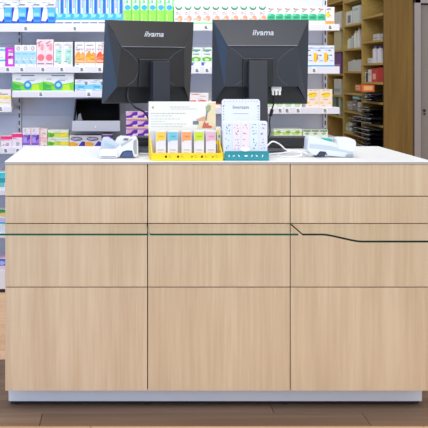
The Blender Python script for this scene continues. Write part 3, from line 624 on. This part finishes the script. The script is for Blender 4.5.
for k in (0, 1, 2): pg.box((.115+.035*k)*.452, (.138+.035*k)*.452, -0.030, -0.016, .226+.105*.398, .226+.165*.398, WHITE, 0.002)
pg.box(.11*.452, .215*.452, -0.028, -0.0165, .226+.155*.398, .226+.215*.398, WHITE, 0.002)
pg.build('white_plug', m2)
MB().tube([V2(.15, .11, .026), V2(.145, .03, .030), V2(.115, -.08, .034), V2(.095, -.2, .034), V2(.10, -.34, .034), V2(.05, -.48, .034)], 0.0035, mat((26, 28, 34), 0.4)).tube([V2(.122, -.06, .034), V2(.104, -.14, .034)], 0.008, mat((18, 18, 22), 0.4), 10, 3).build('cable', m2)

# ------------------------------------------------------------------ cash drawers behind the monitors
for (a, b, lb) in ((136, 205, 'black cash drawer on the counter behind the yellow display'), (262, 309, 'black cash drawer on the counter behind the white cable')):
    yy = 3.87; x0, x1 = X(a, yy), X(b, yy); h = Z(137.5, yy)-ZT
    t = thing('cash_drawer', lb, 'cash drawer', ((x0+x1)/2, yy, ZT+0.0003), 0, 'cash drawers at the back of the counter')
    hw = (x1-x0)/2
    MB().prism([(-hw, .004), (hw-.012, .004), (hw, h), (-hw, h)], 0, 0.115, mat((26, 27, 32), 0.45), 0.002).build('body', t)
    MB().box(-hw+.008, hw-.02, -0.004, 0.001, .010, h*.62, mat((20, 20, 24), 0.4), 0.001).build('drawer_front', t)
    MB().cyl((0, -0.006, h*.4), 0.006, 0.006, mat((70, 72, 78), 0.3, 1.0), 'y', 12).build('lock', t)
    for sx in (-1, 1):
        MB().cyl((sx*(hw-.03), 0.05, .002), 0.008, .004, BLACK).build('foot', t)

# ------------------------------------------------------------------ yellow display
ys = 3.315
yd = thing('leaflet_display', 'yellow cardboard counter display with cream header and five sample boxes', 'display', (X(187.5, ys), ys, ZT+0.0003))
YEL = mat((248, 212, 20), 0.5); CRM = mat((238, 236, 226), 0.6); wy = X(223, ys)-X(152, ys)
dz = 0.13; hh = 0.246
MB().box(-wy/2, wy/2, 0, 0.003, 0, 0.033, YEL, 0.0008).build('tray_front', yd)
MB().box(-wy/2, wy/2, 0.003, dz, 0, 0.003, YEL).build('tray_floor', yd)
hx0, hx1 = X(148.6, ys+dz)-X(187.5, ys), X(215.8, ys+dz)-X(187.5, ys)
MB().box(hx0, hx1, dz, dz+0.004, 0, hh, CRM, 0.0005).build('header_card', yd)
for sx, xe in ((-1, -wy/2), (1, wy/2)):
    x_b = hx0 if sx < 0 else hx1+0.004
    mb = MB(); bm = bmesh.new()
    q = [(xe, 0.003, 0), (xe, 0.003, .030), (x_b, dz-0.001, .115), (x_b, dz-0.001, 0)]
    vs = [bm.verts.new(p) for p in q]+[bm.verts.new((p[0]-sx*.003, p[1], p[2])) for p in q]
    bm.faces.new(vs[:4]); bm.faces.new(vs[4:][::-1])
    for i in range(4): bm.faces.new((vs[i], vs[4+i], vs[4+(i+1) % 4], vs[(i+1) % 4]))
    bmesh.ops.recalc_face_normals(bm, faces=bm.faces); mb.add(bm, YEL); mb.build('side_wing', yd)
# header print: text lines, a tan picture of a hand holding herbs
pr_ = MB(); e = dz-0.0006
def hp(px, py): return (X(px, ys+dz)-X(187.5, ys), e, Z(py, ys+dz)-ZT)
def rect(mb, a, b, c, d_, col, k=0):
    p, q = hp(a, b), hp(c, d_); yy = e-0.0003*k
    mb.poly([(p[0], yy, q[2]), (q[0], yy, q[2]), (q[0], yy, p[2]), (p[0], yy, p[2])], mat(col, 0.6))
def pol(mb, pts, col, k=1):
    mb.poly([(hp(*p)[0], e-0.0003*k, hp(*p)[2]) for p in pts], mat(col, 0.6))
def bit(name, fn, *a):
    m_ = MB(); fn(m_, *a); return m_.build(name, yd)
bit('picture_ground', pol, [(215.6, 103), (208, 103), (210, 108), (208, 114), (200, 118), (197, 128.5), (215.6, 128.5)], (232, 212, 172))
bit('herb_print', pol, [(205.5, 107), (208, 104.5), (211, 106), (210.5, 110), (208, 113), (206, 111)], (160, 170, 130), 2)
bit('hand_print', pol, [(196, 119.5), (202, 117), (205, 116.5), (206.5, 119), (206, 121), (201, 121), (197, 121.5)], (215, 165, 135), 3)
bit('berry_print', pol, [(202, 128), (203, 124), (204.5, 121), (206, 123.5), (208.5, 122.5), (208.5, 125), (212.5, 126.5), (211, 128.3)], (205, 105, 85), 4)
bit('stem_print', pol, [(206.3, 111), (207.6, 111.5), (206.6, 121), (205.4, 120)], (125, 125, 118), 5)
bit('small_label', rect, 192.8, 121, 198.6, 124.6, (112, 126, 142), 3)
bit('leaf_mark', pol, [(151.5, 107.5), (154, 106), (153.2, 108), (154, 109.5)], (110, 130, 100), 1)
tl = MB()
for (a, b, y_, c) in ((170, 190, 107, (205, 205, 200)), (171, 197, 109, (208, 208, 202)), (151, 186, 113.5, (188, 189, 184)), (151, 172, 116, (204, 205, 200)), (151, 180, 119, (204, 206, 202)), (151, 166, 121.5, (206, 206, 202)), (151, 187, 124, (198, 202, 198)), (151, 183, 126.5, (210, 210, 204))):
    xx = a
    while xx < b:
        ww = random.uniform(1.2, 3.4); rect(tl, xx, y_-0.45, min(xx+ww, b), y_+0.45, c, 1); xx += ww+0.6
tl.build('header_text', yd)['kind'] = 'stuff'
# tiered insert behind the boxes
MB().box(hx0+0.006, hx1-0.002, 0.085, 0.088, 0.003, 0.118, mat((205, 205, 212), 0.6)).build('insert_card', yd)
for i, (c, nm) in enumerate((((246, 212, 96), 'yellow'), ((135, 203, 222), 'light blue'), ((248, 176, 118), 'orange'), ((206, 226, 70), 'lime green'), ((240, 195, 210), 'pink'))):
    px = (160.8, 172.8, 186.6, 199.1, 210.9)[i]; yy = ys+0.05
    wb = 10*yy/F; hb_ = Z(131, yy)-(ZT+0.0035)
    me = pack_mesh(wb, hb_, 0.026, (240, 240, 248), [('r', 0.04, .66, .96, .96, c), ('p', [(0.04, .60), (.4, .66), (.4, .68), (0.04, .68)], c), ('r', .3, .77, .8, .83, tuple(min(255, int(v*.88)) for v in c)), ('r', .2, .30, .8, .34, (205, 205, 220)), ('r', .2, .2, .7, .23, (205, 205, 220))], 'sample_box')
    o = link('sample_box', me, None, (X(px, yy), yy, ZT+0.0037)); tag(o, 'slim white sample box with %s top standing in yellow display' % nm, 'box', 'sample boxes in the yellow display')
YI = mat((190, 150, 30), .6)
for px in (166, 178, 192, 202, 213):
    xx = X(px, ys)-X(187.5, ys); zc = 0.0175; ic = MB()
    kk = (px*7) % 3
    if kk == 0: ic.poly([(xx-.006, -0.0006, zc+.003), (xx-.001, -0.0006, zc-.005), (xx+.008, -0.0006, zc+.005), (xx, -0.0006, zc)], BLACK)
    elif kk == 1: ic.poly([(xx+.005*math.cos(q), -0.0006, zc+.005*math.sin(q)) for q in [2*math.pi*j/10 for j in range(10)]], BLACK)
    else: ic.poly([(xx-.005, -0.0006, zc+.005), (xx-.002, -0.0006, zc+.001), (xx+.006, -0.0006, zc-.005), (xx, -0.0006, zc-.003)], BLACK)
    ic.build('icon', yd)
    ic = MB()
    for q in range(3): ic.poly([(xx+.011, -0.0006, zc-.004+.004*q), (xx+.024-.003*q, -0.0006, zc-.004+.004*q), (xx+.024-.003*q, -0.0006, zc-.0028+.004*q), (xx+.011, -0.0006, zc-.0028+.004*q)], YI)
    ic.build('icon_text', yd)['kind'] = 'stuff'
# patterned box at the right end of the tray
me = pack_mesh(5.2*3.40/F, Z(127, 3.40)-ZT-.0035, 0.03, (236, 232, 225), [('e', .4, .85, .3, .06, (240, 215, 60)), ('e', .7, .7, .2, .05, (90, 170, 90)), ('e', .4, .5, .35, .08, (245, 225, 40)), ('e', .65, .32, .25, .06, (250, 200, 60)), ('e', .3, .2, .2, .05, (180, 190, 200))], 'sample_box')
tag(link('sample_box', me, None, (X(218.2, 3.40), 3.40, ZT+0.0037)), 'narrow white box with yellow dots at right end of yellow display', 'box')

# ------------------------------------------------------------------ white and teal leaflet dispenser
y0 = 3.325
bd = thing('brochure_holder', 'white leaf patterned leaflet dispenser with teal base at counter front', 'display', (X(247, y0), y0, ZT+0.0003))
TEAL = mat((30, 140, 150), 0.45); PAP = mat((232, 236, 246), 0.5)
def bX(px, Y): return X(px, Y)-X(247, y0)
def rounded(x0, x1, z0, z1, r, n=5, bottom=False):
    pts = [(x0, z0), (x1, z0)]
    for k in range(n+1): a = k/n*math.pi/2; pts.append((x1-r+r*math.cos(a), z1-r+r*math.sin(a)))
    for k in range(n+1): a = math.pi/2+k/n*math.pi/2; pts.append((x0+r+r*math.cos(a), z1-r+r*math.sin(a)))
    return pts
tx0, tx1 = bX(225, y0), bX(269, y0)
MB().box(tx0, tx1, 0, 0.09, 0, 0.004, TEAL).box(tx0, tx1, 0, 0.003, 0.004, 0.040, TEAL, 0.0008).box(tx0, tx0+0.003, 0.003, 0.09, 0.004, 0.032, TEAL).box(tx1-0.003, tx1, 0.003, 0.09, 0.004, 0.032, TEAL).build('base_tray', bd)
Yp = y0+0.02; px0, px1 = bX(223.4, Yp), bX(267.3, Yp); ptop = Z(121, Yp)-ZT
MB().prism(rounded(px0, px1, 0.005, ptop, 0.010), 0.018, 0.024, PAP, 0.0006).build('front_pocket', bd)
Yh = y0+0.11; qx0, qx1 = bX(221.6, Yh), bX(259.8, Yh); qtop = Z(99.2, Yh)-ZT
MB().prism(rounded(qx0, qx1, 0.005, qtop, 0.012), 0.105, 0.110, mat((226, 230, 242), 0.5), 0.0006).build('header_card', bd)
MB().box(px0+.002, px1-.010, 0.0245, 0.1045, 0.0045, 0.012, PAP).build('pocket_floor', bd)
for a in (px0, px1-.006): MB().box(a, a+.003, 0.026, 0.104, 0.0125, 0.125, PAP).build('side_wall', bd)
lf = MB(); random.seed(21)
cs = [(60, 120, 190), (225, 90, 90), (215, 70, 100), (30, 130, 130), (70, 80, 160)]
def leaf(mb, cx, cz, yy, r, ang, c):
    pts = [(-1, 0), (-.4, .35), (.4, .35), (1, 0), (.4, -.35), (-.4, -.35)]
    mb.poly([(cx+r*(p[0]*math.cos(ang)-p[1]*math.sin(ang)), yy, cz+r*(p[0]*math.sin(ang)+p[1]*math.cos(ang))) for p in pts], mat(c, 0.5))
for k in range(5):
    cxx = px0+(px1-px0)*(k+.5)/5
    rows_ = 9
    wd_ = (px1-px0)/5; st = MB(); st.poly([(cxx-wd_*.48, .0178, .042), (cxx+wd_*.48, .0178, .042), (cxx+wd_*.48, .0178, ptop-.010), (cxx-wd_*.48, .0178, ptop-.010)], mat(((222, 230, 244), (234, 230, 242), (240, 228, 238), (226, 236, 242), (228, 228, 242))[k], .5)); st.build('tinted_strip', bd)
    for r_ in range(rows_):
        if r_ in (2, 4, 6) and random.random() < .5: continue
        for q in range(3 if r_ > 4 else 2):
            leaf(lf, cxx+random.uniform(-.009, .009), 0.050+r_*.0125+random.uniform(-.003, .003), 0.0174, random.uniform(.0026, .0046), random.uniform(0, 3.1), cs[k])
for k in range(12):
    leaf(lf, qx0+.012+(qx1-qx0-.024)*k/11, qtop-.010+random.uniform(-.002, .002), 0.1044, .0032, random.uniform(0, 3), random.choice([(80, 120, 170), (220, 110, 100), (120, 130, 160)]))
for k in range(6):
    for xx in (qx0+.008, qx1-.008): leaf(lf, xx, qtop-.03-.012*k, 0.1044, .0038 if k > 0 else .006, random.uniform(0, 3), (95, 105, 150))
lf.build('leaf_print', bd)['kind'] = 'stuff'
cd_ = MB()
for k in range(1, 5):
    xx = px0+(px1-px0)*k/5; cd_.poly([(xx-.0006, .0176, .045), (xx+.0006, .0176, .045), (xx+.0006, .0176, ptop-.006), (xx-.0006, .0176, ptop-.006)], mat((200, 208, 226), .5))
cd_.build('divider_line', bd)['kind'] = 'stuff'
lb = link('lettering', text_mesh('liversain', 0.022, mat((90, 95, 120), 0.5), 0.0002), bd); lb.location = ((qx0+qx1)/2, 0.1043, qtop-.042)
MB().poly([(qx0+.05+.06*j*0, .1042, qtop-.062) for j in range(0)] or [(qx0+.05, .1042, qtop-.064), (qx1-.05, .1042, qtop-.064), (qx1-.05, .1042, qtop-.062), (qx0+.05, .1042, qtop-.062)], mat((150, 155, 175), .5)).build('text_line', bd)
bb = MB(); cx_ = (tx0+tx1)/2-.008
bb.prism([(cx_+.021*math.cos(2*math.pi*j/20), .049+.010*math.sin(2*math.pi*j/20)) for j in range(20)], -0.0035, -0.001, mat((246, 244, 246), .5)); bb.build('badge', bd)
for j, dx_ in enumerate((-.072, -.052, -.03, .0, .025, .045, .07)):
    ti = MB(); leaf(ti, cx_+dx_+.004, .020, -0.0007, .0062 if j != 3 else .009, (1.57, .6, 2.2, 0, 1.0, 2.4, 1.4)[j], (225, 240, 242)); ti.build('tray_icon', bd)

# ------------------------------------------------------------------ payment terminals
TW = mat((218, 219, 222), 0.35); TG = mat((186, 194, 206), 0.4); TK = mat((60, 84, 130), 0.4)
def term(loc, rotz, label):
    return thing('payment_terminal', label, 'payment terminal', loc, rotz, 'white payment terminals on the counter')
# left
yt = 3.42; x0 = X(118, yt)
def tp(l, yy, xc): return [((p[0]-xc)*yy/F, Z(p[1], yy)-ZT) for p in l]
zoff = Z(158, yt)-ZT
t = term((x0, yt, ZT+0.0003), 0, 'white payment terminal on angled cradle at the left counter end')
def lp(l): return [((p[0]-118)*yt/F, (158.5-p[1])*yt/F) for p in l]
MB().prism(lp([(114.5, 157), (114, 150), (119, 146.2), (133.5, 137), (136.5, 137.5), (138, 141), (138.4, 155), (136, 157.6), (134, 157), (132.2, 151), (127, 150.6), (122.5, 152), (119, 157.6)]), 0.0, 0.075, TW, 0.0025).build('cradle', t, smooth=True)
MB().prism(lp([(99.5, 158.2), (99.5, 150.5), (101.5, 149), (116, 149), (117.4, 150.5), (117.4, 158.2)]), -0.012, 0.085, TW, 0.003).build('reader_head', t, smooth=True)
MB().box(lp([(101, 0)])[0][0], lp([(116, 0)])[0][0], -0.0135, -0.0115, .0065, .0085, TK).build('card_slot', t)
MB().prism(lp([(101.5, 149.2), (101, 142), (103, 138.5), (108, 138), (115, 142.5), (119, 146), (116, 149.2)]), 0.004, 0.072, TG, 0.003).build('printer_cover', t, smooth=True)
MB().prism(lp([(114.5, 143.4), (117, 139), (120.5, 137), (129.5, 137.6), (131.5, 139.2), (119, 146.8)]), 0.010, 0.080, mat((214, 216, 220), .4), 0.002).build('handset', t, smooth=True)
MB().prism(lp([(120.5, 144.8), (131, 138.8), (133.2, 139.6), (121.5, 147.2)]), -0.0012, 0.0002, mat((176, 180, 186), .4)).build('side_panel', t)  # grey plate paints the shaded side of the arm
MB().prism(lp([(133.6, 141), (136.6, 139.5), (137, 154.5), (134.8, 154.5), (133.2, 149)]), -0.0012, 0.0002, mat((150, 152, 160), .4)).build('leg_shading', t)  # darker grey plate, shading painted on the side of the leg
MB().prism(lp([(122.8, 140.8), (124.5, 138.6), (128.8, 138.8), (127.6, 141)]), 0.0085, 0.0099, mat((110, 114, 124), .3)).build('screen', t)
kb = MB()
for i in range(4):
    for j in range(3):
        a = lp([(105.5+2.6*i, 143.5+1.0*i)])[0]; kb.box(a[0]-.0035, a[0]+.0035, 0.0027, 0.0040, a[1]-.010+j*.0055, a[1]-.007+j*.0055, mat((150, 190, 215), .4))
kb.build('keypad', t)
MB().prism(lp([(120, 157.8), (122.8, 152.4), (127, 150.9), (131.8, 151.3), (133.6, 157.8)]), 0.012, 0.072, TK, 0.002).build('hollow_shade', t)  # blue block painted as the shadow in the hollow under the arm
MB().tube([(.078, .05, .012), (.095, .06, .006), (.12, .08, .004), (.16, .10, .004)], 0.003, mat((190, 192, 198), .4)).build('cable', t)
MB().tube([(.078, .06, .03), (.092, .09, .012), (.11, .11, .004), (.16, .13, .004)], 0.0028, mat((120, 122, 130), .4)).build('cable', t)
# right
yt = 3.45
def rp(l): return [((p[0]-331)*yt/F, (157.8-p[1])*yt/F) for p in l]
t = term((X(331, yt), yt, ZT+0.0003), 0, 'white payment terminal lying toward the right, behind the counter front')
MB().prism(rp([(307.5, 150.5), (308.5, 139), (310.5, 136.8), (314, 137), (327, 141.2), (336, 143.5), (350, 148.5), (354, 151.5), (354, 156), (350, 157.6), (341, 157.4), (328, 156), (326, 152.2), (320, 151.6), (316.5, 156), (312, 155)]), 0.0, 0.075, mat((214, 220, 232), .35), 0.003).build('body', t, smooth=True)
MB().prism(rp([(338, 149), (337, 140), (339.5, 138), (350, 138.2), (355, 140.5), (356, 143), (356, 152), (351, 152)]), -0.004, 0.070, TW, 0.003).build('printer_cover', t, smooth=True)
MB().prism(rp([(309, 148), (309.8, 144), (331, 146.5), (352, 152), (352.5, 153.5), (330, 150)]), -0.003, -0.0002, TG, 0.0006).build('side_seam', t)
MB().prism(rp([(316.5, 157.4), (320.5, 151.8), (327, 152), (325, 157.4)]), 0.008, 0.068, mat((52, 56, 72), .4), 0.002).build('hollow_shade', t)  # dark block in place of the shade in the gap under the body
MB().prism(rp([(345, 157.6), (347, 154.5), (353.5, 154.6), (352.8, 157.6)]), -0.005, 0.03, mat((150, 156, 166), .4), 0.001).build('rubber_foot', t)
MB().prism(rp([(324.5, 141), (326, 139.2), (334, 140), (335.5, 142.2), (334, 143.8)]), 0.045, 0.075, mat((40, 178, 172), .4), 0.001).build('teal_tab', t)
MB().tube([(-.100, .03, .030), (-.130, .05, .017), (-.20, .04, .016), (-.23, .02, .006), (-.19, -.02, .004), (-.13, -.005, .012), (-.150, .035, .026), (-.21, .03, .017), (-.28, 0, .014), (-.30, -.03, .004)], 0.0030, mat((228, 228, 232), .4), 8, 8).build('cable', t)
pts = [P(308, 154, 3.47), P(300, 151.5, 3.5), P(287, 150, 3.52), P(280, 144.5, 3.5), P(273, 141.5, 3.48), P(268, 145, 3.46), P(264, 150, 3.45), P(261, 156.5, 3.45)]
MB().tube([p-Vector((X(331, yt), yt, ZT+0.0003)) for p in pts], 0.0034, mat((236, 236, 238), .4), 8, 8).build('power_cable', t)
